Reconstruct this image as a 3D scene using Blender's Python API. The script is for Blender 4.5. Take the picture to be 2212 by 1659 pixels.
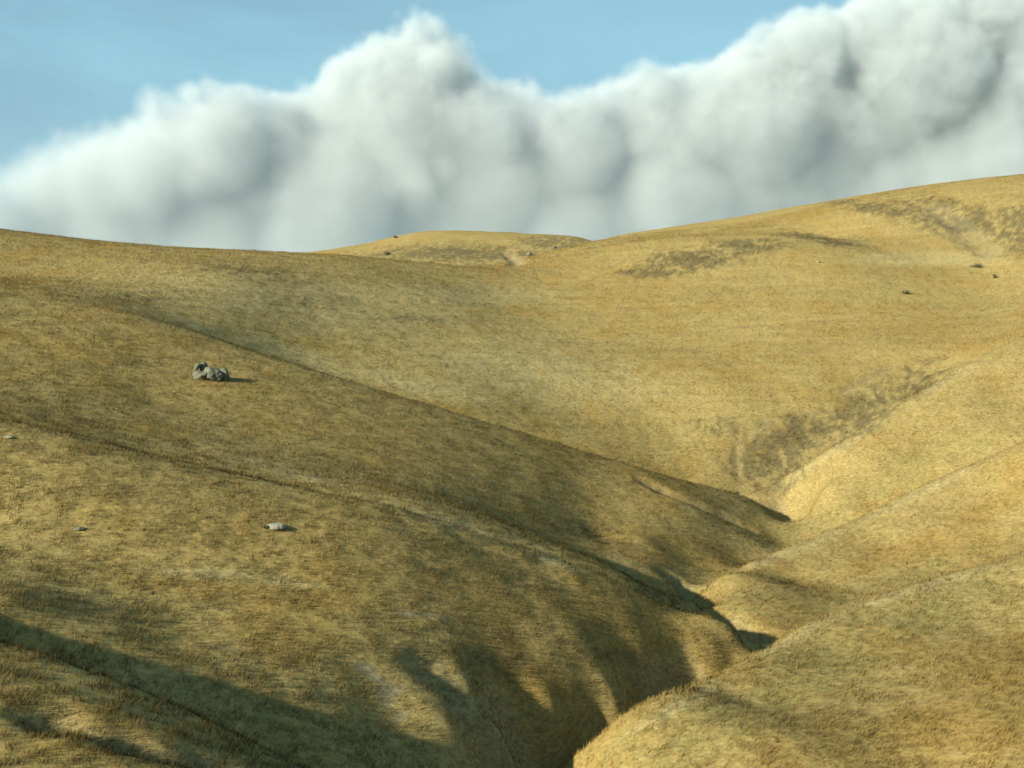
import bpy, math, random
import numpy as np

# ------------------------------------------------------------------ scene
sc = bpy.context.scene
for o in list(bpy.data.objects):
    bpy.data.objects.remove(o)
C = sc.collection
rng = np.random.default_rng(11)

# ------------------------------------------------------------------ camera
K = 0.80 / 2212.0                       # tangent of one survey unit
cam = bpy.data.cameras.new('camera')
cam.sensor_width = 36.0
cam.lens = 36.0 / 0.80
cam.clip_start = 0.5
cam.clip_end = 60000.0
cam_ob = bpy.data.objects.new('camera', cam)
cam_ob.rotation_euler = (math.radians(90), 0, 0)
C.objects.link(cam_ob)
sc.camera = cam_ob

# ------------------------------------------------------------------ sky and sun
SUN_EL, SUN_AZ = 20.0, 38.0               # degrees: height, and turn from due left towards the viewer
world = bpy.data.worlds.new('World')
sc.world = world
world.use_nodes = True
wn = world.node_tree.nodes
wn.clear()
w_out = wn.new('ShaderNodeOutputWorld')
w_bg = wn.new('ShaderNodeBackground')
w_sky = wn.new('ShaderNodeTexSky')
w_sky.sky_type = 'NISHITA'
w_sky.sun_disc = False
w_sky.sun_elevation = math.radians(SUN_EL)
sdir = np.array([-math.cos(math.radians(SUN_AZ)), -math.sin(math.radians(SUN_AZ)), 0.0]) * math.cos(math.radians(SUN_EL))
sdir[2] = math.sin(math.radians(SUN_EL))
w_sky.sun_rotation = math.atan2(sdir[0], sdir[1])
w_sky.altitude = 300
w_sky.air_density = 1.0
w_sky.dust_density = 0.3
w_sky.ozone_density = 1.0
w_bg.inputs['Strength'].default_value = 0.05
# thin high cirrus veil, all round the sky
w_tc = wn.new('ShaderNodeTexCoord'); w_mp = wn.new('ShaderNodeMapping'); w_nz = wn.new('ShaderNodeTexNoise'); w_mr = wn.new('ShaderNodeMapRange'); w_mx = wn.new('ShaderNodeMix')
w_mp.inputs['Scale'].default_value = (1.2, 1.2, 4.0); w_mp.inputs['Rotation'].default_value = (0.25, 0.1, 0.4)
w_nz.inputs['Scale'].default_value = 2.2; w_nz.inputs['Detail'].default_value = 4.0; w_nz.inputs['Distortion'].default_value = 0.6
for q, val in zip((1, 2, 3, 4), (0.30, 0.80, 0.20, 0.72)): w_mr.inputs[q].default_value = val
w_mx.data_type = 'RGBA'; w_mx.inputs[7].default_value = (3.8, 6.9, 8.4, 1)
wl = world.node_tree.links
wl.new(w_tc.outputs['Generated'], w_mp.inputs[0]); wl.new(w_mp.outputs[0], w_nz.inputs['Vector']); wl.new(w_nz.outputs[0], w_mr.inputs[0])
wl.new(w_mr.outputs[0], w_mx.inputs[0]); wl.new(w_sky.outputs[0], w_mx.inputs[6])
world.node_tree.links.new(w_mx.outputs[2], w_bg.inputs[0])
world.node_tree.links.new(w_bg.outputs[0], w_out.inputs[0])

sun = bpy.data.lights.new('sun', 'SUN')
sun.energy = 5.0
sun.angle = math.radians(0.53)
sun.color = (1.0, 0.92, 0.78)
sun_ob = bpy.data.objects.new('sun', sun)
sun_ob.rotation_euler = (math.radians(90 - SUN_EL), 0, math.atan2(sdir[0], -sdir[1]))
C.objects.link(sun_ob)
sun_ob.location = tuple(sdir * 200)

sc.view_settings.view_transform = 'Standard'
sc.view_settings.look = 'None'
sc.view_settings.exposure = 1.25
sc.view_settings.use_white_balance = True
sc.view_settings.white_balance_temperature = 6500
sc.view_settings.white_balance_tint = 0.5
sc.view_settings.gamma = 1.0
sc.view_settings.use_curve_mapping = False
sc.render.engine = 'CYCLES'
sc.cycles.use_denoising = True


CLOUD_VOX, CLOUD_DENS, CLOUD_BOUNCES, CLOUD_AMP = 9.0, 0.012, 6, 80.0
GRASS_COUNT = 3100000


# ------------------------------------------------------------------ survey of the hills
# (u, v, distance): sight lines from the road with the distance to the ground along them
def P(u, v, d):
    d = d * 0.7
    return ((u - 1106.0) * K * d, d, (829.5 - v) * K * d)

S = []
def add(*pts):
    S.extend(P(*p) for p in pts)
def line(pts, n):
    pts = np.array(pts, float)
    t = np.r_[0, np.cumsum(np.hypot(np.diff(pts[:, 0]), np.diff(pts[:, 1])))]
    for s in np.linspace(0, t[-1], n):
        S.append(P(*[np.interp(s, t, pts[:, k]) for k in range(3)]))

# skyline: right hill
line([(1330, 510, 470), (1400, 500, 460), (1600, 472, 440), (1800, 447, 420), (2000, 421, 400), (2212, 399, 390), (2500, 375, 380), (2900, 350, 380)], 14)
add((1400, 560, 620), (1800, 530, 600), (2200, 480, 580), (2600, 430, 580), (1600, 640, 900), (2400, 600, 900))
add((2100, 470, 370), (1900, 485, 380), (2212, 440, 368), (2212, 500, 350), (1950, 530, 355), (2100, 560, 340))
# rounded hill far behind
line([(560, 560, 650), (660, 545, 650), (760, 533, 645), (860, 509, 640), (940, 498, 640), (1050, 499, 640), (1160, 506, 635), (1240, 510, 620)], 10)
add((900, 530, 600), (1050, 545, 585), (1180, 530, 590), (950, 555, 565), (800, 548, 600), (1080, 580, 540), (1180, 560, 545), (1270, 530, 560))
add((700, 640, 800), (1000, 640, 820), (400, 640, 700), (100, 640, 700), (1200, 660, 860))
# left hillside skyline
line([(-500, 440, 298), (-200, 472, 302), (0, 498, 305), (200, 523, 308), (400, 538, 312), (600, 547, 320), (760, 555, 332), (950, 571, 352), (1070, 580, 366)], 15)
line([(-200, 560, 372), (0, 580, 378), (400, 600, 392), (760, 610, 425), (1000, 610, 450)], 6)
line([(1110, 574, 375), (1150, 563, 385), (1250, 530, 410), (1330, 512, 440)], 5)
# low swell on the right hill
line([(1300, 535, 385), (1450, 512, 372), (1650, 508, 362), (1800, 517, 358), (1890, 532, 355)], 6)
line([(1500, 512, 392), (1650, 512, 388), (1800, 518, 382)], 3)
# the big bowl
add((300, 600, 257), (100, 600, 252), (-100, 590, 252), (500, 600, 264), (700, 620, 278), (900, 630, 294), (1100, 640, 318), (1300, 610, 335), (1500, 610, 325), (1700, 600, 325), (1900, 600, 325), (2150, 600, 325), (1450, 560, 345), (1650, 550, 342))
add((500, 680, 238), (700, 710, 251), (900, 710, 267), (900, 780, 246), (1050, 860, 235), (1200, 720, 286), (1200, 800, 258), (1200, 890, 240), (1400, 660, 308), (1500, 740, 284), (1500, 830, 256), (1450, 930, 240), (1550, 1000, 230), (1700, 660, 305), (1800, 720, 285), (1750, 820, 258), (1650, 930, 240), (1600, 1020, 229), (1650, 1060, 224))
add((2000, 680, 295), (2131, 664, 300), (2212, 640, 305), (1950, 760, 270), (1850, 860, 252), (2000, 800, 262), (2120, 730, 272), (2212, 690, 278), (2400, 560, 300))
# left spur, second from the road
def lane(pts, n, offs):
    """a crest line and lines beside it: (v shift, distance shift)"""
    for dv, dd in offs:
        line([(u, v + dv, d + dd) for u, v, d in pts], n)
C2 = [(330, 692, 200), (480, 737, 197), (700, 807, 194), (900, 867, 193), (1100, 927, 194), (1300, 987, 197), (1450, 1032, 200), (1580, 1064, 203)]
line([(-260, 580, 210), (-80, 610, 208), (100, 645, 205), (230, 668, 203)] + C2 + [(1680, 1107, 206), (1720, 1124, 206)], 26)
add((-260, 620, 190), (-260, 690, 170), (-260, 770, 152), (-80, 650, 190), (-80, 715, 172), (-80, 795, 156), (100, 680, 190), (100, 740, 174), (100, 820, 158), (230, 700, 190), (230, 760, 175), (230, 840, 160))
add((480, 722, 226), (400, 690, 226), (340, 668, 226))
line([(640, 818, 206), (700, 845, 208), (1000, 942, 209), (1300, 1032, 212), (1500, 1088, 213)], 9)
for dv, dd in ((25, -10), (90, -24), (170, -38)):
    line([(u, v + dv, d + dd * np.interp(u, [330, 900, 1300, 1450], [1, 1, 0.72, 0.5])) for u, v, d in C2[:6]], 9)
add((600, 755, 232), (850, 835, 230), (1000, 878, 228), (1300, 972, 226))
line([(-300, 845, 132), (0, 891, 134), (300, 958, 138), (600, 1032, 133), (850, 1088, 126.5), (1000, 1130, 128), (1200, 1192, 130.5), (1340, 1243, 132)], 12)
add((1500, 1110, 184), (1640, 1160, 189), (1400, 1170, 168), (1530, 1200, 173), (1650, 1185, 183), (1450, 1262, 156))
# left spur, next to it
C1 = [(-400, 820, 110), (-150, 873, 110), (0, 907, 110), (150, 937, 110), (300, 977, 110), (500, 1022, 110.5), (700, 1067, 111), (850, 1107, 112), (1000, 1152, 114.5), (1200, 1217, 117), (1340, 1267, 117.5)]
line(C1 + [(1450, 1312, 116.5), (1550, 1347, 116.5), (1668, 1394, 117)], 24)
line([(0, 932, 115), (300, 1003, 115.5), (600, 1070, 116), (850, 1138, 117), (1050, 1203, 120), (1250, 1268, 122.5), (1380, 1318, 123.5)], 14)
line([(0, 930, 123), (300, 1003, 124), (500, 1050, 123)], 4)
for dv, dd, top in ((40, -7.5, 10), (150, -14, 10), (300, -21, 9)):
    line([(u, v + dv, d + dd * np.interp(u, [700, 1200], [1, 1.05])) for u, v, d in C1[1:top]], 10)
add((1400, 1380, 109.5), (1550, 1410, 113))
add((0, 1310, 80.5), (400, 1390, 84.5), (700, 1450, 85.5), (850, 1560, 84), (900, 1640, 80.5), (1000, 1480, 91.5), (1150, 1420, 99), (1300, 1430, 103), (1400, 1440, 107), (1560, 1440, 112.5), (1330, 1530, 100.5), (1240, 1480, 99.5), (1200, 1540, 96.5), (1190, 1620, 95), (1100, 1600, 89), (1000, 1600, 85))
# gully bottom
line([(1100, 1780, 86), (1200, 1680, 94), (1330, 1605, 100), (1450, 1540, 105), (1560, 1480, 109.5), (1668, 1412, 122), (1640, 1390, 130), (1560, 1362, 137), (1490, 1340, 143), (1478, 1310, 150), (1500, 1275, 160), (1600, 1232, 172), (1672, 1195, 183), (1725, 1140, 202), (1655, 1070, 219)], 28)
# nearest left spur
line([(-1000, 1050, 69), (-600, 1200, 70), (-300, 1298, 70.5), (0, 1392, 70), (150, 1437, 69), (330, 1503, 67.5), (520, 1592, 66.5), (640, 1650, 66), (800, 1740, 67), (950, 1800, 70)], 15)
line([(-150, 1400, 74), (0, 1442, 74), (330, 1556, 72), (520, 1640, 71), (700, 1715, 71)], 8)
line([(-150, 1315, 79), (0, 1368, 79), (330, 1478, 77), (520, 1558, 76.5), (750, 1640, 76.5)], 7)
line([(-200, 1345, 66), (0, 1420, 65.5), (150, 1467, 64.5), (330, 1540, 63), (500, 1620, 62)], 6)
add((0, 1500, 60.5), (200, 1590, 57), (400, 1670, 56), (0, 1659, 53), (-300, 1500, 58), (300, 1900, 47), (700, 1900, 54), (-200, 1900, 44))
# right spurs, far to near
line([(1655, 1062, 213), (1720, 1014, 215), (1850, 934, 219), (1950, 869, 224), (2050, 809, 230), (2130, 764, 236), (2212, 725, 242), (2450, 620, 260)], 14)
line([(1720, 1046, 222), (1850, 962, 230), (1950, 892, 235), (2050, 826, 242), (2150, 770, 248)], 7)
add((1780, 1060, 202), (1900, 1000, 204), (2100, 900, 212), (2212, 850, 218), (2100, 940, 208), (2212, 890, 213), (1740, 1115, 199), (2500, 800, 225))
R2 = [(1525, 1262, 149), (1606, 1220, 160), (1726, 1172, 170), (1856, 1118, 177), (2006, 1042, 180), (2212, 955, 184), (2500, 850, 190)]
line([(1505, 1305, 139.5), (1506, 1282, 143.5)] + R2, 15)
line([(1640, 1230, 174), (1750, 1198, 180), (1856, 1154, 185), (2006, 1078, 190), (2212, 990, 194)], 9)
line([(1800, 1118, 196), (1900, 1073, 199), (2006, 1028, 201), (2212, 938, 205)], 6)
add((1550, 1310, 141), (1700, 1250, 157), (1900, 1180, 166), (2100, 1090, 172), (1620, 1345, 135.5), (1800, 1260, 156), (2000, 1190, 163), (2212, 1090, 169))
R3 = [(1225, 1645, 92), (1330, 1574, 96), (1450, 1513, 100), (1560, 1453, 104), (1660, 1397, 107.5), (1731, 1352, 112), (1856, 1302, 117), (2006, 1252, 121), (2212, 1192, 125), (2500, 1110, 130)]
line(R3, 16)
line([(1731, 1397, 126), (1856, 1354, 134), (2006, 1302, 141), (2212, 1238, 146)], 7)
line([(1731, 1335, 138), (1856, 1290, 148), (2006, 1238, 156), (2212, 1175, 160)], 6)
add((1300, 1670, 87), (1500, 1620, 86), (1600, 1510, 95), (1720, 1430, 102), (1800, 1400, 105), (2000, 1340, 110), (2212, 1270, 115), (1700, 1600, 86), (1900, 1500, 95), (2100, 1420, 101), (2212, 1600, 85), (2000, 1650, 85), (2212, 1400, 103), (1500, 1800, 77), (1900, 1900, 70), (2212, 1900, 70), (1100, 1900, 72), (2600, 1500, 90))
# the verge the photograph was taken from, and the land out of view
S += [(0, 0, -1.8), (-15, 0, -1.6), (15, 0, -1.9), (0, 10, -3.4), (-14, 10, -3.2), (14, 10, -3.6), (0, 20, -7.4), (-20, 20, -6.4), (20, 20, -7.6), (0, 34, -13), (16, 34, -13), (-50, 0, 0.0), (50, 0, -2.0),
      (0, -40, 2), (-60, -40, 4), (60, -40, 1), (0, 900, -10), (-500, 900, -10), (500, 900, -10)]
add((-1000, 850, 90), (-900, 700, 140), (-800, 520, 220), (-900, 500, 300), (-700, 620, 420), (-400, 620, 600), (3000, 1300, 90), (3000, 1000, 150), (3000, 700, 220), (3000, 450, 320), (3000, 400, 450), (3000, 560, 650))
S = np.array(S)

def tps_fit(pts, lam):
    xy, z = pts[:, :2] / 100.0, pts[:, 2]
    n = len(z)
    r2 = ((xy[:, None] - xy[None]) ** 2).sum(-1)
    A = np.zeros((n + 3, n + 3))
    A[:n, :n] = 0.5 * r2 * np.log(r2 + 1e-9) + lam * np.eye(n)
    A[:n, n] = 1
    A[:n, n + 1:] = xy
    A[n:, :n] = A[:n, n:].T
    return xy, np.linalg.solve(A, np.r_[z, 0, 0, 0])
TX, TW = tps_fit(S, 1e-5)
def base_height(x, y):
    x = np.asarray(x, float).ravel(); y = np.asarray(y, float).ravel()
    out = np.empty(len(x))
    for a in range(0, len(x), 20000):
        q = np.stack([x[a:a + 20000], y[a:a + 20000]], 1) / 100.0
        r2 = ((q[:, None] - TX[None]) ** 2).sum(-1)
        out[a:a + 20000] = (0.5 * r2 * np.log(r2 + 1e-9)) @ TW[:-3] + TW[-3] + q @ TW[-2:]
    return out

# lattice noise
PERM = rng.permutation(4096)
GRAD = rng.uniform(0, 2 * math.pi, 4096)
def noise(x, y, seed=0):
    xi = np.floor(x).astype(np.int64); yi = np.floor(y).astype(np.int64)
    fx, fy = x - xi, y - yi
    def g(ix, iy, dx, dy):
        a = GRAD[PERM[(PERM[(ix + seed * 131) & 4095] + iy) & 4095]]
        return np.cos(a) * dx + np.sin(a) * dy
    u = fx * fx * fx * (fx * (fx * 6 - 15) + 10); v = fy * fy * fy * (fy * (fy * 6 - 15) + 10)
    a = g(xi, yi, fx, fy) * (1 - u) + g(xi + 1, yi, fx - 1, fy) * u
    b = g(xi, yi + 1, fx, fy - 1) * (1 - u) + g(xi + 1, yi + 1, fx - 1, fy - 1) * u
    return (a * (1 - v) + b * v) * 1.5
def fbm(x, y, octaves=4, seed=0, gain=0.5):
    s = np.zeros_like(x); a = 1.0
    for k in range(octaves):
        s += a * noise(x * 2 ** k + 17.3 * k, y * 2 ** k - 9.1 * k, seed + k)
        a *= gain
    return s

# ------------------------------------------------------------------ terrain sheet
NX, NY = 700, 900

ty = np.linspace(0, 1, NY)
gy = np.concatenate([np.linspace(-60, 26, 40, endpoint=False), 26 * (480 / 26) ** np.linspace(0, 1, NY - 100, endpoint=False), 480 * (3000 / 480) ** np.linspace(0, 1, 60)])
tx = np.linspace(-1, 1, NX)
tx = 0.62 * tx + 0.38 * tx ** 5
half = 50 + 0.62 * np.maximum(gy, 0)
GX = tx[None, :] * half[:, None]
GY = np.repeat(gy[:, None], NX, 1)
# height on a coarser lattice is smooth enough to interpolate
def detail(x, y):
    far = np.clip((y - 60) / 300, 0, 1)
    d = 0.08 * fbm(x / 9.0, y / 9.0, 3, 3) * (0.7 + 1.2 * far)
    d += 0.04 * fbm(x / 1.7, y / 1.7, 3, 9)
    return d
def up2(a, axis, n):
    a = np.moveaxis(a, axis, 0)
    f = np.linspace(0, a.shape[0] - 1, n); i = np.clip(f.astype(int), 0, a.shape[0] - 2); t = (f - i)[:, None]
    p = np.concatenate([2 * a[:1] - a[1:2], a, 2 * a[-1:] - a[-2:-1]])
    p0, p1, p2, p3 = p[i], p[i + 1], p[i + 2], p[i + 3]
    r = p1 + 0.5 * t * (p2 - p0 + t * (2 * p0 - 5 * p1 + 4 * p2 - p3 + t * (3 * (p1 - p2) + p3 - p0)))
    return np.moveaxis(r, 0, axis)
cx, cy = np.linspace(0, NX - 1, 234), np.linspace(0, len(gy) - 1, 300)
c_gy = np.interp(cy, np.arange(len(gy)), gy); c_tx = np.interp(cx, np.arange(NX), tx)
CXg = c_tx[None, :] * (50 + 0.62 * np.maximum(c_gy, 0))[:, None]
Zc = base_height(CXg, np.repeat(c_gy[:, None], 234, 1)).reshape(300, 234)
Z = up2(up2(Zc, 0, len(gy)), 1, NX).ravel()
X, Y = GX.ravel(), GY.ravel()
Zg = Z.reshape(GX.shape)

def sample(G, x, y):
    x = np.atleast_1d(np.asarray(x, float)); y = np.atleast_1d(np.asarray(y, float))
    j = np.clip(np.searchsorted(gy, y) - 1, 0, len(gy) - 2)
    def row(jj):
        t = x / half[jj]
        f = np.interp(t, tx, np.arange(NX))
        i = np.clip(f.astype(int), 0, NX - 2); f = f - i
        return G[jj, i] * (1 - f) + G[jj, i + 1] * f
    a = (y - gy[j]) / (gy[j + 1] - gy[j])
    return row(j) * (1 - a) + row(j + 1) * a

def ground_z(x, y):
    return sample(Zg, x, y)

RD = 18.0 * (560 / 18.0) ** np.linspace(0, 1, 1600)
def hit(u, v):
    """where the sight line (u, v) meets the ground"""
    x, z = (u - 1106.0) * K * RD, (829.5 - v) * K * RD
    g = sample(Zg, x, RD)
    b = np.nonzero(g > z)[0]
    n = b[0] if len(b) else len(RD) - 1
    return x[n], RD[n], g[n]

# ditches, rills and cattle paths cut into the slopes, and lips raised on them: sight-line path, depth, half width (m)
CREASES = [
    ([(720, 1075), (850, 1111), (1000, 1156), (1200, 1221), (1340, 1271), (1430, 1309)], -0.32, 1.5),  # low lip added along the crest to throw shade behind it
    ([(1500, 1328), (1550, 1351), (1640, 1388)], -0.25, 0.6),
    ([(1360, 1030), (1440, 1062), (1540, 1105), (1640, 1152)], 0.6, 0.75),
    ([(1590, 1065), (1650, 1085), (1700, 1112)], 0.5, 0.8),
    ([(0, 1530), (150, 1560), (330, 1610), (520, 1659)], 0.55, 0.8),
    ([(1600, 1050), (1590, 1000), (1592, 960), (1640, 925), (1682, 893)], 0.30, 0.55),
    ([(1800, 862), (1870, 825), (1950, 775)], 0.25, 0.6),
    ([(1130, 737), (1300, 738), (1480, 722), (1600, 705), (1800, 690), (1950, 672)], 0.22, 0.5),
    ([(1100, 705), (1250, 700), (1400, 690)], 0.14, 0.5),
    ([(1560, 1340), (1610, 1362), (1668, 1388)], 0.5, 0.7),
    ([(1440, 1230), (1470, 1265), (1490, 1300)], 0.8, 0.9),
    ([(880, 1395), (960, 1470), (1060, 1560), (1150, 1620)], 0.6, 1.3),
    ([(1370, 1490), (1440, 1465), (1530, 1445)], 0.5, 0.9),
    ([(1090, 545), (1110, 560), (1118, 575)], 0.9, 1.6),
    ([(2000, 440), (2080, 500), (2150, 560)], 0.8, 2.5),
]
PATHS = []
for pth, dep, wid in CREASES:
    pth = np.array(pth, float)
    t = np.r_[0, np.cumsum(np.hypot(*np.diff(pth, axis=0).T))]
    q = np.array([hit(np.interp(a, t, pth[:, 0]), np.interp(a, t, pth[:, 1]))[:2] for a in np.linspace(0, t[-1], 24)])
    # drop jumps over hidden ground
    keep = np.r_[True, np.hypot(*np.diff(q, axis=0).T) < 12]
    PATHS.append((q[keep], dep, wid))
groove = np.zeros_like(Z)
wob = fbm(X / 2.3, Y / 2.3, 2, 21)
for q, dep, wid in PATHS:
    lo, hi = q.min(0) - 5 * wid, q.max(0) + 5 * wid
    idx = np.nonzero((X > lo[0]) & (X < hi[0]) & (Y > lo[1]) & (Y < hi[1]))[0]
    px, py = X[idx], Y[idx]
    best = np.full(len(idx), 1e9); par = np.zeros(len(idx))
    for a in range(len(q) - 1):
        d = q[a + 1] - q[a]; l2 = max(d @ d, 1e-6)
        t = np.clip(((px - q[a, 0]) * d[0] + (py - q[a, 1]) * d[1]) / l2, 0, 1)
        dd = np.hypot(px - q[a, 0] - t * d[0], py - q[a, 1] - t * d[1])
        m = dd < best
        best[m] = dd[m]; par[m] = (a + t[m]) / (len(q) - 1)
    best = np.abs(best + wob[idx] * wid * 0.5)
    fade = np.clip(par / 0.15, 0, 1) * np.clip((1 - par) / 0.15, 0, 1)
    cut = dep * np.exp(-(best / wid) ** 2) * fade
    groove[idx] = np.where(np.abs(cut) > np.abs(groove[idx]), cut, groove[idx])
Z = Z - groove + detail(X, Y)
Zg = Z.reshape(GX.shape)

# ------------------------------------------------------------------ what grows where, with some slope light and shade in the tone
U = 1106.0 + X / (K * np.maximum(Y, 1)); V = 829.5 - Z / (K * np.maximum(Y, 1))
def patch(u, v, ru, rv, turn=0.0, tol=0.10):
    d = hit(u, v)[1]
    a = math.radians(turn); du, dv = U - u, V - v
    p, q = du * math.cos(a) + dv * math.sin(a), -du * math.sin(a) + dv * math.cos(a)
    g = np.exp(-(p / ru) ** 2 - (q / rv) ** 2)
    return g * np.clip(2.0 - np.abs(Y / d - 1) / tol, 0, 1)
def smooth(a, b, x):
    t = np.clip((x - a) / (b - a), 0, 1); return t * t * (3 - 2 * t)
n_big = fbm(X / 30, Y / 30, 3, 40); n_mid = fbm(X / 7, Y / 9, 4, 50); n_fine = fbm(X / 1.6, Y / 2.4, 3, 60); n_tuft = fbm(X / 0.7, Y / 0.9, 2, 70)
dark = np.zeros_like(Z)
for a in [(1000, 548, 190, 22), (880, 552, 130, 12), (1190, 525, 80, 16), (2060, 470, 150, 38, 12), (2190, 490, 60, 60), (1900, 452, 110, 14, 8), (1500, 560, 130, 24, -4), (1620, 530, 90, 14), (1780, 520, 100, 10, 10), (1420, 590, 90, 10),
          (1700, 1000, 90, 75, -35), (1850, 905, 150, 60, -33), (1650, 1020, 60, 50), (1980, 830, 90, 40, -33), (1540, 920, 70, 24), (1700, 960, 150, 60, -30)]:
    dark = np.maximum(dark, patch(*a, **({'tol': 0.2} if a[1] < 600 else {})))
dark *= np.where(V > 620, 0.72, 1.0)
for a in [(1080, 1430, 160, 36, 10), (1010, 1370, 90, 14), (1330, 1420, 120, 20, 8), (1300, 1150, 150, 40, 15), (300, 1340, 160, 14, 12), (480, 1400, 140, 12, 15), (150, 1300, 100, 10, 10)]:
    dark = np.maximum(dark, 0.38 * patch(*a))
for a in [(560, 590, 260, 26, 6), (640, 650, 130, 18), (300, 640, 200, 20), (900, 690, 160, 18)]:
    dark = np.maximum(dark, 0.42 * patch(*a))
dark = 0.85 * smooth(0.06, 0.95, dark * (1 + 0.7 * n_mid + 1.0 * n_fine + 0.9 * n_tuft))
bare = np.zeros_like(Z)
for a in [(915, 1331, 75, 8, 6), (985, 1338, 50, 5, 4), (1075, 1316, 25, 4), (838, 1505, 34, 46, 70), (800, 1455, 50, 16, 30), (860, 1550, 22, 20), (230, 950, 14, 3), (1112, 560, 10, 14)]:
    bare = np.maximum(bare, patch(*a))
bare = 0.85 * smooth(0.30, 0.75, bare * (1 + 0.7 * n_fine + 0.7 * n_tuft))
bare = np.maximum(bare, 0.35 * smooth(0.05, 0.25, groove))
warm = np.zeros_like(Z)
for a in [(2130, 1450, 150, 80, -10), (2090, 1560, 170, 70), (1950, 1190, 170, 26, -22), (2150, 1090, 120, 30, -25), (1480, 1190, 150, 40, 20), (1150, 1470, 140, 40, 15), (500, 1280, 260, 30, 6), (1300, 990, 260, 26, 14), (1700, 470, 160, 10, -12)]:
    warm = np.maximum(warm, patch(*a))
warm = smooth(0.15, 0.7, warm * (1 + 0.4 * n_mid))
green = np.zeros_like(Z)
for a in [(1500, 1600, 300, 70, -28), (1750, 1450, 260, 70, -25), (2000, 1330, 220, 50, -20), (1570, 1330, 120, 40, -20), (1780, 1120, 140, 18, -25), (1950, 1010, 140, 30, -30), (1350, 1600, 120, 40, -30)]:
    green = np.maximum(green, patch(*a))
pale = np.zeros_like(Z)
for a in [(470, 1240, 150, 14, 3), (600, 1262, 120, 12, 3), (640, 770, 220, 30, 18), (900, 830, 220, 30, 12), (1150, 790, 200, 34), (400, 700, 160, 22, 15), (620, 1020, 180, 10, 14), (1000, 1140, 220, 14, 17), (1200, 1210, 100, 14, 18), (950, 640, 300, 30), (2000, 560, 200, 20)]:
    pale = np.maximum(pale, patch(*a))
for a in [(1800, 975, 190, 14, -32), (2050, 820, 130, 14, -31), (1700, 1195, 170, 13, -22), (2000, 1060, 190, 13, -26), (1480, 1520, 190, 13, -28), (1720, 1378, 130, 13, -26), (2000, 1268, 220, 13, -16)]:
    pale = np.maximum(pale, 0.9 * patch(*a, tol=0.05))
for a in [(1850, 1085, 200, 16, -24), (2060, 985, 160, 16, -25), (1800, 1300, 120, 18, -22), (2050, 1210, 180, 16, -18), (1600, 1320, 70, 22, -25)]:
    green = np.maximum(green, patch(*a, tol=0.06))
brown_shade = np.zeros_like(Z)
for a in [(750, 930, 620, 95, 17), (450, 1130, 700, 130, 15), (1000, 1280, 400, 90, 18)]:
    brown_shade = np.maximum(brown_shade, 0.5 * patch(*a, tol=0.16))  # browner grass on the left spurs, partly shade put into the colour
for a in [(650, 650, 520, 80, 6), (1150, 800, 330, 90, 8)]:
    pale = np.maximum(pale, 0.85 * patch(*a, tol=0.2))  # paler grass on bowl and hillside, partly brighter light put into the colour
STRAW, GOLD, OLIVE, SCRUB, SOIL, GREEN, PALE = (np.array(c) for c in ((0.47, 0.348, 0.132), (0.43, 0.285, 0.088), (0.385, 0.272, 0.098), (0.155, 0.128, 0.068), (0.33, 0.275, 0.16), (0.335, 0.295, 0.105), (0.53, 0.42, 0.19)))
def mix(a, b, t): return a * (1 - t[:, None]) + b * t[:, None]
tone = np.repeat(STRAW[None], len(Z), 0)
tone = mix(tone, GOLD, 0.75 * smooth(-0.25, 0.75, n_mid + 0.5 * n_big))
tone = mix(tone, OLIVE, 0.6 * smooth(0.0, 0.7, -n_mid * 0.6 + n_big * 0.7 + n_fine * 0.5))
tone = mix(tone, OLIVE * np.array([0.97, 0.91, 0.82]), brown_shade)
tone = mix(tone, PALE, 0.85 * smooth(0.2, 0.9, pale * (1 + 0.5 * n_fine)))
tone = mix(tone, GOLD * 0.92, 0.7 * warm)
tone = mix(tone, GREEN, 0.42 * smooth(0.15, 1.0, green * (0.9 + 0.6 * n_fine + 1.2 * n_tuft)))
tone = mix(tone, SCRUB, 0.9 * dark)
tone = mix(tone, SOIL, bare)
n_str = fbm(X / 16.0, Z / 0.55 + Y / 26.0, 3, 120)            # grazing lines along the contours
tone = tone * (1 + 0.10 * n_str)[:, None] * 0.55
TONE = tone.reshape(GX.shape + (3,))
COVER = (1 - bare) * (1 - 0.15 * dark)
SCRUBBY = dark.reshape(GX.shape)
COVER = COVER.reshape(GX.shape)
def mat(name):
    m = bpy.data.materials.new(name); m.use_nodes = True
    return m
def links(m): return m.node_tree.nodes, m.node_tree.links
m_ground = mat('dry_grass_ground')
n_, l_ = links(m_ground)
bs = n_['Principled BSDF']; bs.inputs['Roughness'].default_value = 1.0; bs.inputs['Specular IOR Level'].default_value = 0.05
at = n_.new('ShaderNodeAttribute'); at.attribute_name = 'tone'
tc = n_.new('ShaderNodeTexCoord')
def tex(scale, detail, sx=1.0, sy=1.0, sz=1.0):
    mp = n_.new('ShaderNodeMapping'); mp.inputs['Scale'].default_value = (sx, sy, sz)
    t = n_.new('ShaderNodeTexNoise'); t.inputs['Scale'].default_value = scale; t.inputs['Detail'].default_value = detail; t.inputs['Roughness'].default_value = 0.65
    l_.new(tc.outputs['Object'], mp.inputs[0]); l_.new(mp.outputs[0], t.inputs['Vector'])
    return t.outputs[0]
t1 = tex(3.2, 5.0, 0.7, 1.0, 1.6)
rp = n_.new('ShaderNodeMapRange')
for q, val in zip((1, 2, 3, 4), (0.3, 0.7, 0.62, 1.28)): rp.inputs[q].default_value = val
l_.new(t1, rp.inputs[0])
mu = n_.new('ShaderNodeVectorMath'); mu.operation = 'SCALE'
l_.new(at.outputs['Color'], mu.inputs[0]); l_.new(rp.outputs[0], mu.inputs['Scale'])
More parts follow.
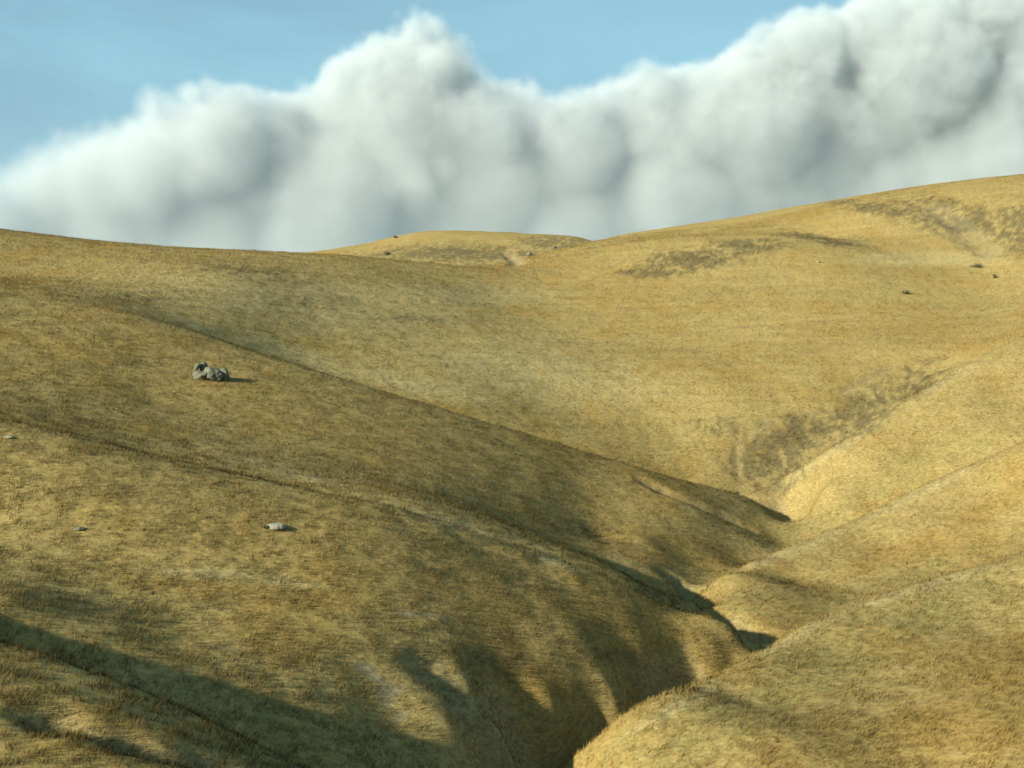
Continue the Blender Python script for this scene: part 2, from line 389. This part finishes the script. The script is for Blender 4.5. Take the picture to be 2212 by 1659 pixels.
l_.new(mu.outputs[0], bs.inputs['Base Color'])
bp = n_.new('ShaderNodeBump'); bp.inputs['Strength'].default_value = 0.6; bp.inputs['Distance'].default_value = 0.12
l_.new(t1, bp.inputs['Height']); l_.new(bp.outputs[0], bs.inputs['Normal'])

def grid_mesh(name, x, y, z, ny, nx):
    me = bpy.data.meshes.new(name)
    idx = np.arange(ny * nx).reshape(ny, nx)
    f = np.stack([idx[:-1, :-1], idx[:-1, 1:], idx[1:, 1:], idx[1:, :-1]], -1).reshape(-1, 4)
    me.vertices.add(ny * nx)
    me.vertices.foreach_set('co', np.stack([x, y, z], 1).astype(np.float32).ravel())
    me.loops.add(f.size)
    me.loops.foreach_set('vertex_index', f.astype(np.int32).ravel())
    me.polygons.add(len(f))
    me.polygons.foreach_set('loop_start', np.arange(0, f.size, 4, dtype=np.int32))
    me.polygons.foreach_set('use_smooth', np.ones(len(f), bool))
    me.update(calc_edges=True)
    return me
me = grid_mesh('terrain', X, Y, Z, len(gy), NX)
me.materials.append(m_ground)
ta = me.attributes.new('tone', 'FLOAT_COLOR', 'POINT')
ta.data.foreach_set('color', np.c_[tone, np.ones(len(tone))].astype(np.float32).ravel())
terrain = bpy.data.objects.new('terrain', me)
terrain['kind'] = 'structure'
C.objects.link(terrain)

# ------------------------------------------------------------------ standing dry grass
def field_of_grass(name, count, label):
    r = np.random.default_rng(23)
    e = 0.4
    y0, y1 = 20.0, 300.0
    y = (y0 ** e + r.uniform(size=count) * (y1 ** e - y0 ** e)) ** (1 / e)
    x = r.uniform(-1, 1, count) * (0.58 * y + 8)
    rim = np.clip((0.58 * y + 8 - np.abs(x)) / (0.13 * y + 3), 0.0, 1.0)     # thins out towards the sides
    # gather the stalks into tufts
    tuft = fbm(x / 0.55, y / 0.8, 2, 81) + 0.6 * fbm(x / 2.1, y / 2.8, 2, 85)
    keep = r.uniform(size=count) < np.clip(0.55 + 0.75 * tuft, 0.06, 1) * np.clip(sample(COVER, x, y), 0, 1) * rim
    x, y, tuft = x[keep], y[keep], tuft[keep]
    n = len(x)
    z = ground_z(x, y)
    h = 0.25
    gx = (ground_z(x + h, y) - ground_z(x - h, y)) / (2 * h); gyv = (ground_z(x, y + h) - ground_z(x, y - h)) / (2 * h)
    nrm = np.stack([-gx, -gyv, np.ones(n)], 1); nrm /= np.linalg.norm(nrm, axis=1)[:, None]
    ln = r.uniform(0.12, 0.27, n) * (1 + 0.45 * np.clip(tuft, -1, 1)) * (0.85 + 0.3 * sample(COVER, x, y) + 0.9 * sample(SCRUBBY, x, y) * (tuft > 0.1))
    wd = r.uniform(0.007, 0.015, n) * (0.7 + y / 90.0)
    # stalks bow with the wind and down the slope
    wx, wy = 0.42 + 0.35 * fbm(x / 6, y / 6, 2, 90), -0.12 + 0.3 * fbm(x / 6, y / 6, 2, 95)
    tip = np.stack([wx + r.normal(0, 0.33, n) - 0.25 * gx, wy + r.normal(0, 0.33, n) - 0.25 * gyv, np.ones(n)], 1)
    tip /= np.linalg.norm(tip, axis=1)[:, None]
    a = r.uniform(0, 2 * math.pi, n)
    side = np.stack([np.cos(a), np.sin(a), np.zeros(n)], 1) * wd[:, None]
    root = np.stack([x, y, z - 0.03], 1)
    co = np.stack([root - side, root + side, root + tip * ln[:, None]], 1).astype(np.float32)
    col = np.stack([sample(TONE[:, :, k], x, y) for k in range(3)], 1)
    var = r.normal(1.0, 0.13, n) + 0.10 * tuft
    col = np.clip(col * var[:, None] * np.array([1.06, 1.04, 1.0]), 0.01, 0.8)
    me = bpy.data.meshes.new(name)
    me.vertices.add(3 * n); me.vertices.foreach_set('co', co.ravel())
    me.loops.add(3 * n); me.loops.foreach_set('vertex_index', np.arange(3 * n, dtype=np.int32))
    me.polygons.add(n); me.polygons.foreach_set('loop_start', np.arange(0, 3 * n, 3, dtype=np.int32))
    me.update(calc_edges=True)
    t = me.attributes.new('tone', 'FLOAT_COLOR', 'FACE')
    t.data.foreach_set('color', np.c_[col, np.ones(n)].astype(np.float32).ravel())
    t = me.attributes.new('slope', 'FLOAT_VECTOR', 'FACE')
    t.data.foreach_set('vector', nrm.astype(np.float32).ravel())
    o = bpy.data.objects.new(name, me)
    o['kind'] = 'stuff'; o['label'] = label
    C.objects.link(o)
    return o
m_grass = mat('dry_grass_stalks')
n_, l_ = links(m_grass); n_.clear()
at = n_.new('ShaderNodeAttribute'); at.attribute_name = 'tone'
sl = n_.new('ShaderNodeAttribute'); sl.attribute_name = 'slope'
ge = n_.new('ShaderNodeNewGeometry')
vm = n_.new('ShaderNodeMix'); vm.data_type = 'VECTOR'; vm.inputs[0].default_value = 0.82
l_.new(ge.outputs['Normal'], vm.inputs[4]); l_.new(sl.outputs['Vector'], vm.inputs[5])
nz = n_.new('ShaderNodeVectorMath'); nz.operation = 'NORMALIZE'; l_.new(vm.outputs[1], nz.inputs[0])
df = n_.new('ShaderNodeBsdfDiffuse'); tl = n_.new('ShaderNodeBsdfTranslucent'); mx = n_.new('ShaderNodeMixShader'); mx.inputs[0].default_value = 0.10
for b in (df, tl):
    l_.new(at.outputs['Color'], b.inputs['Color'])
l_.new(nz.outputs[0], df.inputs['Normal'])
l_.new(df.outputs[0], mx.inputs[1]); l_.new(tl.outputs[0], mx.inputs[2])
ou = n_.new('ShaderNodeOutputMaterial'); l_.new(mx.outputs[0], ou.inputs[0])
grass = field_of_grass('dry_grass', GRASS_COUNT, 'tall sun bleached dry grass covering the hillsides')
grass.data.materials.append(m_grass)

# ------------------------------------------------------------------ rocks and shrubs
def ico(sub):
    t = (1 + 5 ** 0.5) / 2
    v = [np.array(p, float) for p in ((-1, t, 0), (1, t, 0), (-1, -t, 0), (1, -t, 0), (0, -1, t), (0, 1, t), (0, -1, -t), (0, 1, -t), (t, 0, -1), (t, 0, 1), (-t, 0, -1), (-t, 0, 1))]
    v = [p / np.linalg.norm(p) for p in v]
    f = [(0, 11, 5), (0, 5, 1), (0, 1, 7), (0, 7, 10), (0, 10, 11), (1, 5, 9), (5, 11, 4), (11, 10, 2), (10, 7, 6), (7, 1, 8), (3, 9, 4), (3, 4, 2), (3, 2, 6), (3, 6, 8), (3, 8, 9), (4, 9, 5), (2, 4, 11), (6, 2, 10), (8, 6, 7), (9, 8, 1)]
    for _ in range(sub):
        cache, nf = {}, []
        def mid(a, b):
            k = (min(a, b), max(a, b))
            if k not in cache:
                p = v[a] + v[b]; v.append(p / np.linalg.norm(p)); cache[k] = len(v) - 1
            return cache[k]
        for a, b, c in f:
            ab, bc, ca = mid(a, b), mid(b, c), mid(c, a)
            nf += [(a, ab, ca), (b, bc, ab), (c, ca, bc), (ab, bc, ca)]
        f = nf
    return np.array(v), f
def n3(p, s, seed):
    return (noise(p[:, 0] * s + seed, p[:, 1] * s + 3.1 * seed, seed) + noise(p[:, 1] * s - seed, p[:, 2] * s + 7.7, seed + 1) + noise(p[:, 2] * s + 5.0, p[:, 0] * s + seed, seed + 2)) / 1.7
def rock_mesh(name, size, seed, cuts=9, rough=1.0, sub=4, bend=0.0, flat=(0.72, 0.95)):
    r = np.random.default_rng(seed)
    v, f = ico(sub)
    rad = np.ones(len(v))
    for _ in range(cuts):                                # worn fracture planes
        d = r.normal(size=3); d /= np.linalg.norm(d)
        o = r.uniform(*flat)
        c = v @ d
        rad = np.where(c > 0.05, np.minimum(rad, o / np.maximum(c, 0.05)), rad)
    p = v * rad[:, None]
    p *= (1 + rough * (0.10 * n3(v, 1.3, seed) + 0.05 * n3(v, 3.1, seed + 4) + 0.022 * n3(v, 8.0, seed + 8)))[:, None]
    p *= np.array(size) / 2
    if bend: p[:, 0] += bend * ((p[:, 2] / size[2] * 2) ** 2) * size[0]
    me = bpy.data.meshes.new(name)
    me.from_pydata([tuple(q) for q in p], [], f)
    me.polygons.foreach_set('use_smooth', np.ones(len(f), bool))
    return me
def rock_material(name, a, b, lichen):
    m = mat(name); nn, ll = links(m); bs = nn['Principled BSDF']
    bs.inputs['Roughness'].default_value = 0.95; bs.inputs['Specular IOR Level'].default_value = 0.15
    tc = nn.new('ShaderNodeTexCoord')
    t = nn.new('ShaderNodeTexNoise'); t.inputs['Scale'].default_value = 3.0; t.inputs['Detail'].default_value = 8; t.inputs['Roughness'].default_value = 0.7
    t2 = nn.new('ShaderNodeTexNoise'); t2.inputs['Scale'].default_value = 9.0; t2.inputs['Detail'].default_value = 5
    cr = nn.new('ShaderNodeValToRGB')
    cr.color_ramp.elements[0].position = 0.32; cr.color_ramp.elements[0].color = (*a, 1)
    cr.color_ramp.elements[1].position = 0.66; cr.color_ramp.elements[1].color = (*b, 1)
    mr = nn.new('ShaderNodeMapRange')
    for q, val in zip((1, 2, 3, 4), (0.56, 0.68, 0.0, 0.6)): mr.inputs[q].default_value = val
    mx = nn.new('ShaderNodeMix'); mx.data_type = 'RGBA'; mx.inputs[7].default_value = (*lichen, 1)
    bp = nn.new('ShaderNodeBump'); bp.inputs['Strength'].default_value = 0.8; bp.inputs['Distance'].default_value = 0.06
    for q in (t, t2): ll.new(tc.outputs['Object'], q.inputs['Vector'])
    ll.new(t.outputs[0], cr.inputs[0]); ll.new(t2.outputs[0], mr.inputs[0]); ll.new(mr.outputs[0], mx.inputs[0])
    ll.new(cr.outputs[0], mx.inputs[6]); ll.new(mx.outputs[2], bs.inputs['Base Color'])
    ll.new(t.outputs[0], bp.inputs['Height']); ll.new(bp.outputs[0], bs.inputs['Normal'])
    return m
m_rock = rock_material('weathered_grey_stone', (0.075, 0.072, 0.05), (0.14, 0.136, 0.098), (0.18, 0.172, 0.12))
m_pale = rock_material('bleached_stone', (0.155, 0.14, 0.10), (0.24, 0.225, 0.165), (0.15, 0.135, 0.09))
def rock(name, label, cat, u, v, w, h, depth, seed, m=m_rock, sink=0.22, lift=None, turn=0.0, group=None, tilt=0.0, **kw):
    """w and h in survey units at the spot (u, v) where the stone's foot meets the ground"""
    x, y, z = hit_now(u, v)
    s = K * y
    size = (w * s, depth * w * s, h * s / (1 - sink))
    me = rock_mesh(name, size, seed, **kw)
    me.materials.append(m)
    o = bpy.data.objects.new(name, me)
    yy = y + size[1] * 0.35
    zz = float(ground_z(x, yy)[0]) if lift is None else z + lift * s
    base = zz + size[2] * (0.5 - sink)
    o.location = (x * yy / y, yy, base)
    o.rotation_euler = (0, math.radians(tilt), math.radians(turn))
    o['label'] = label; o['category'] = cat
    if group: o['group'] = group
    C.objects.link(o)
    return o
def hit_now(u, v):
    x, z = (u - 1106.0) * K * RD, (829.5 - v) * K * RD
    g = sample(Zg, x, RD)
    b = np.nonzero(g > z)[0]
    n = b[0] if len(b) else len(RD) - 1
    return float(x[n]), float(RD[n]), float(g[n])

# the outcrop on the second spur
rock('boulder', 'big blocky grey boulder at the middle of the outcrop, split front face', 'boulder', 460, 825, 50, 31, 0.8, 3, cuts=14, flat=(0.62, 0.84), rough=1.5, tilt=4)
rock('boulder', 'dark upright boulder leaning on the right flank of the big blocky one', 'boulder', 483, 824, 26, 26, 1.0, 17, cuts=8, turn=30, tilt=8)
rock('boulder', 'low humped grey boulder with dry grass growing under its front edge', 'boulder', 434, 823, 38, 20, 0.8, 29, cuts=9, flat=(0.72, 0.95), rough=1.4)
rock('boulder', 'small round grey boulder perched behind the low humped one', 'boulder', 440, 806, 18, 22, 1.0, 41, cuts=4, flat=(0.85, 1.0), sink=0.1)
rock('stone_slab', 'narrow curved grey slab leaning against the small round perched boulder', 'stone slab', 425, 808, 11, 24, 1.3, 53, cuts=5, tilt=24, bend=0.12, sink=0.12)
# lone stones
rock('pale_stone', 'smooth bleached stone lying alone in the grass of the near spur', 'stone', 597, 1149, 44, 11, 0.9, 61, m=m_pale, cuts=5, flat=(0.8, 0.98), sink=0.4)
rock('pale_stone', 'flat pale stone half buried just below the crest of the near spur', 'stone', 20, 948, 30, 4, 0.8, 67, m=m_pale, cuts=5, sink=0.5)
rock('flat_stone', 'thin grey stone sunk in grass on the open face of the near spur', 'stone', 172, 1150, 22, 6, 0.8, 71, cuts=6, sink=0.4)
rock('hill_rock', 'rugged grey rock beside the dark gash on the rounded far hill', 'rock', 1143, 553, 13, 9, 1.0, 73, cuts=8, sub=3)
rock('hill_rock', 'small grey rock in scrub near the saddle of the far hill', 'rock', 1198, 537, 8, 5, 1.0, 79, cuts=8, sub=3)
rock('hill_rock', 'small whitish rock below the swell of the long right hill', 'rock', 1768, 570, 8, 4, 1.0, 83, m=m_pale, cuts=6, sub=3)

m_leaf = mat('shrub_leaf')
m_leaf.node_tree.nodes['Principled BSDF'].inputs['Base Color'].default_value = (0.09, 0.08, 0.034, 1)
m_leaf.node_tree.nodes['Principled BSDF'].inputs['Roughness'].default_value = 0.9
m_stem = mat('shrub_stem')
m_stem.node_tree.nodes['Principled BSDF'].inputs['Base Color'].default_value = (0.11, 0.075, 0.045, 1)
m_stem.node_tree.nodes['Principled BSDF'].inputs['Roughness'].default_value = 0.95
def shrub(label, u, v, w, h, seed):
    r = np.random.default_rng(seed)
    x, y, z = hit_now(u, v)
    s = K * y; W, H = w * s, h * s
    root = bpy.data.objects.new('shrub', None)
    root.location = (x, y, z - 0.04); root['label'] = label; root['category'] = 'shrub'; root['group'] = 'shrubs on the far slopes'
    root.empty_display_size = 0.2
    C.objects.link(root)
    lv, lf, sv, sf = [], [], [], []
    for k in range(9):                                   # woody stems, each carrying leaf clumps
        a = r.uniform(0, 2 * math.pi); out = r.uniform(0.1, 0.48)
        tip = np.array([math.cos(a) * out * W, math.sin(a) * out * W * 0.8, H * r.uniform(0.55, 0.95) * (1 - 0.5 * out)])
        b = len(sv); q = 0.012 + 0.01 * H
        for pt, rad in ((np.zeros(3), q), (tip * np.array([0.35, 0.35, 0.55]), q * 0.7), (tip, q * 0.25)):
            for c in range(4):
                sv.append(tuple(pt + rad * np.array([math.cos(c * 1.571), math.sin(c * 1.571), 0])))
        for g in range(2):
            for c in range(4):
                sf.append((b + g * 4 + c, b + g * 4 + (c + 1) % 4, b + g * 4 + 4 + (c + 1) % 4, b + g * 4 + 4 + c))
        for _ in range(70):
            p = tip * r.uniform(0.45, 1.1) + r.normal(size=3) * np.array([0.11 * W, 0.11 * W, 0.10 * H])
            p[2] = max(p[2], 0.03)
            d1 = r.normal(size=3); d1 /= np.linalg.norm(d1); d2 = np.cross(d1, r.normal(size=3)); d2 /= np.linalg.norm(d2)
            sc_ = 0.07 * H + 0.03; b2 = len(lv)
            lv.extend([tuple(p - d1 * sc_), tuple(p + d2 * sc_ * 0.45), tuple(p + d1 * sc_), tuple(p - d2 * sc_ * 0.45)])
            lf.append((b2, b2 + 1, b2 + 2, b2 + 3))
    for nm, vv, ff, m in (('foliage', lv, lf, m_leaf), ('stem', sv, sf, m_stem)):
        me = bpy.data.meshes.new(nm); me.from_pydata(vv, [], ff); me.materials.append(m)
        o = bpy.data.objects.new(nm, me); o.parent = root; C.objects.link(o)
shrub('round olive shrub alone on the smooth slope of the long right hill', 1956, 636, 22, 9, 3)
shrub('low spreading shrub under the dark scrub patch of the right hill', 2110, 578, 30, 9, 5)
shrub('small upright shrub beside the low spreading one on the right hill', 2148, 602, 7, 10, 7)
shrub('tiny shrub standing out on the skyline of the rounded far hill', 855, 515, 9, 6, 9)
shrub('dark bush in the crease at the foot of the rounded far hill', 835, 552, 20, 10, 11)
shrub('small weed clump growing against the bleached white stone', 575, 1143, 12, 10, 13)

# ------------------------------------------------------------------ cumulus bank beyond the hills
CD = 4200.0                               # metres to the bank
CS = K * CD                               # metres per survey unit there
def cloud_bank():
    r = np.random.default_rng(8)
    tu = np.array([-700, -400, -100, 0, 100, 200, 285, 330, 400, 440, 480, 520, 600, 640, 690, 720, 760, 800, 850, 880, 930, 955, 1005, 1030, 1060, 1120, 1160, 1185, 1215, 1270, 1300, 1380, 1430, 1470, 1520, 1565, 1580, 1640, 1700, 1760, 1850, 2000, 2212, 2500, 2800, 3100, 3300.])
    tv = np.array([420, 330, 350, 320, 285, 265, 225, 222, 182, 180, 205, 205, 208, 180, 138, 124, 112, 90, 64, 48, 48, 64, 98, 128, 180, 178, 190, 215, 200, 186, 165, 145, 152, 150, 135, 130, 95, 62, 40, 15, 0, -50, -90, -60, 100, 250, 400.])
    tv = tv - 25 - 18 * np.exp(-((tu - 860) / 160) ** 2) - 12 * np.exp(-((tu - 420) / 90) ** 2)
    top = lambda u: np.interp(u, tu, tv)
    def under(u, rad):                    # highest centre that keeps a billow of this size below the outline
        du = np.linspace(-rad, rad, 41)
        return float(np.max(top(u + du) + np.sqrt(np.maximum(rad * rad - du * du, 0))))
    pts = []
    for rad, step in ((150, 60), (100, 38), (66, 24), (42, 15), (27, 11)):
        for u in r.uniform(-500, 3000, int(3500 / step)):
            if rad < 70 and r.uniform() < 0.35: continue
            uu = u + r.uniform(-0.5, 0.5) * step
            pts.append((uu, under(uu, rad) + abs(r.normal()) * rad * 0.12, rad * 0.85 + r.normal() * 14 + 25, rad))
    # body of the bank, billow behind billow
    for rad, n in ((185, 130), (130, 230), (90, 330), (60, 400)):
        for _ in range(n):
            uu = r.uniform(-450, 2950)
            lo = under(uu, rad)
            vv = lo + (680 - lo) * r.uniform() ** 0.85
            if vv < lo: continue
            pts.append((uu, vv, rad * 0.92 + r.normal() * (8 + rad * 0.08) + 15 + (vv - 300) * 0.05, rad))
    pu = np.array([p[0] for p in pts]); pvv = np.array([p[1] for p in pts])
    sway = 70 * fbm(pu / 260.0, pvv / 120.0, 3, 33)          # towers stand forward, hollows lie back
    pts = [(u, v, w + q, rad) for (u, v, w, rad), q in zip(pts, sway)]
    verts, cls = [], []
    RAD = [19 * 1.27 ** k for k in range(11)]
    for (u, v, w, rad) in pts:
        k = int(np.argmin([abs(math.log(rad / q)) for q in RAD]))
        verts.append(((u - 1106) * CS, CD + w * CS, (829.5 - v) * CS)); cls.append(k)
    return verts, cls, [q * CS for q in RAD]
cv, ccls, crad = cloud_bank()
cme = bpy.data.meshes.new('cumulus_cloud')
cme.from_pydata(cv, [], [])
ca = cme.attributes.new('size_class', 'INT', 'POINT')
ca.data.foreach_set('value', np.array(ccls, np.int32))
cloud = bpy.data.objects.new('cumulus_cloud', cme)
cloud['kind'] = 'stuff'
cloud['label'] = 'bank of heaped grey and white cumulus cloud behind the hills'
C.objects.link(cloud)

ng = bpy.data.node_groups.new('cloud_volume', 'GeometryNodeTree')
ng.interface.new_socket('Geometry', in_out='INPUT', socket_type='NodeSocketGeometry')
ng.interface.new_socket('Geometry', in_out='OUTPUT', socket_type='NodeSocketGeometry')
N, L = ng.nodes, ng.links
gi, go = N.new('NodeGroupInput'), N.new('NodeGroupOutput')
att = N.new('GeometryNodeInputNamedAttribute'); att.data_type = 'INT'; att.inputs['Name'].default_value = 'size_class'
def math_node(op, a, b=None, clamp=False):
    n = N.new('ShaderNodeMath'); n.operation = op; n.use_clamp = clamp
    for k, q in enumerate((a, b)):
        if q is None: continue
        if hasattr(q, 'links'): L.new(q, n.inputs[k])
        else: n.inputs[k].default_value = q
    return n.outputs[0]
sdf = None
for k, rad in enumerate(crad):
    if k not in ccls: continue
    eq = N.new('FunctionNodeCompare'); eq.data_type = 'INT'; eq.operation = 'EQUAL'
    ins = [s for s in eq.inputs if s.type == 'INT' and s.enabled] or [s for s in eq.inputs if s.type == 'INT']
    L.new(att.outputs['Attribute'], ins[0]); ins[1].default_value = k
    sep = N.new('GeometryNodeSeparateGeometry'); sep.domain = 'POINT'
    L.new(gi.outputs[0], sep.inputs['Geometry']); L.new(eq.outputs[0], sep.inputs['Selection'])
    px = N.new('GeometryNodeProximity'); px.target_element = 'POINTS'
    L.new(sep.outputs['Selection'], px.inputs[0])
    d = math_node('SUBTRACT', px.outputs['Distance'], rad)
    if sdf is None: sdf = d
    else:
        sm = N.new('ShaderNodeMath'); sm.operation = 'SMOOTH_MIN'
        L.new(sdf, sm.inputs[0]); L.new(d, sm.inputs[1]); sm.inputs[2].default_value = 30.0
        sdf = sm.outputs[0]
posn = N.new('GeometryNodeInputPosition')
def noise_field(scale, detail, rough):
    n = N.new('ShaderNodeTexNoise'); n.inputs['Scale'].default_value = scale
    n.inputs['Detail'].default_value = detail; n.inputs['Roughness'].default_value = rough
    L.new(posn.outputs[0], n.inputs['Vector'])
    return math_node('SUBTRACT', n.outputs[0], 0.5)
sdf = math_node('ADD', sdf, math_node('MULTIPLY', noise_field(0.004, 4.0, 0.5), CLOUD_AMP))
wn2 = N.new('ShaderNodeTexNoise'); wn2.inputs['Scale'].default_value = 0.008; wn2.inputs['Detail'].default_value = 3.0
L.new(posn.outputs[0], wn2.inputs['Vector'])
vs = N.new('ShaderNodeVectorMath'); vs.operation = 'MULTIPLY_ADD'; L.new(wn2.outputs['Color'], vs.inputs[0]); vs.inputs[1].default_value = (90, 90, 90); L.new(posn.outputs[0], vs.inputs[2])
szp = N.new('ShaderNodeSeparateXYZ'); L.new(posn.outputs[0], szp.inputs[0])
hb = N.new('ShaderNodeMapRange'); L.new(szp.outputs[2], hb.inputs[0])
for q, val in zip((1, 2, 3, 4), (550.0, 1000.0, 0.35, 1.0)): hb.inputs[q].default_value = val
for cell, amp in ((130.0, 50.0), (56.0, 30.0), (25.0, 11.0)):              # cauliflower billows in three sizes
    vo = N.new('ShaderNodeTexVoronoi'); vo.feature = 'F1'; vo.inputs['Scale'].default_value = 1.0 / cell
    L.new(vs.outputs[0], vo.inputs['Vector'])
    sdf = math_node('ADD', sdf, math_node('MULTIPLY', math_node('MULTIPLY', math_node('SUBTRACT', vo.outputs['Distance'], 0.62), amp), hb.outputs[0]))
sdf = math_node('ADD', sdf, math_node('MULTIPLY', noise_field(0.03, 3.0, 0.55), 24.0))
sepx = N.new('ShaderNodeSeparateXYZ'); L.new(posn.outputs[0], sepx.inputs[0])
# soft, ragged underside; crisp tops
mr = N.new('ShaderNodeMapRange'); L.new(sepx.outputs[2], mr.inputs[0])
for q, val in zip((1, 2, 3, 4), (400.0, 1000.0, 230.0, 36.0)): mr.inputs[q].default_value = val
dens = math_node('DIVIDE', math_node('MULTIPLY', sdf, -1.0), mr.outputs[0], clamp=True)
dens = math_node('MULTIPLY', dens, dens)
mr2 = N.new('ShaderNodeMapRange'); L.new(sepx.outputs[2], mr2.inputs[0])
for q, val in zip((1, 2, 3, 4), (200.0, 1000.0, 0.55, 1.0)): mr2.inputs[q].default_value = val
dens = math_node('MULTIPLY', dens, mr2.outputs[0])
vc = N.new('GeometryNodeVolumeCube')
L.new(dens, vc.inputs['Density'])
vmin, vmax = (-2500.0, CD - 220.0, 180.0), (3000.0, CD + 460.0, 1560.0)
vc.inputs['Min'].default_value = vmin; vc.inputs['Max'].default_value = vmax
for nm, a, b in zip(('Resolution X', 'Resolution Y', 'Resolution Z'), vmin, vmax):
    vc.inputs[nm].default_value = int((b - a) / CLOUD_VOX)
sm = N.new('GeometryNodeSetMaterial')
m_cloud = bpy.data.materials.new('cloud_vapour'); m_cloud.use_nodes = True
mn = m_cloud.node_tree.nodes; mn.clear()
mo = mn.new('ShaderNodeOutputMaterial'); pv = mn.new('ShaderNodeVolumePrincipled')
pv.inputs['Color'].default_value = (0.705, 0.735, 0.750, 1)
pv.inputs['Density'].default_value = CLOUD_DENS
pv.inputs['Anisotropy'].default_value = 0.0
m_cloud.node_tree.links.new(pv.outputs[0], mo.inputs['Volume'])
sm.inputs['Material'].default_value = m_cloud
L.new(vc.outputs[0], sm.inputs[0]); L.new(sm.outputs[0], go.inputs[0])
cloud.modifiers.new('vapour', 'NODES').node_group = ng
cme.materials.append(m_cloud)
sc.cycles.volume_bounces = CLOUD_BOUNCES
sc.cycles.volume_step_rate = 2.5
sc.cycles.volume_max_steps = 256
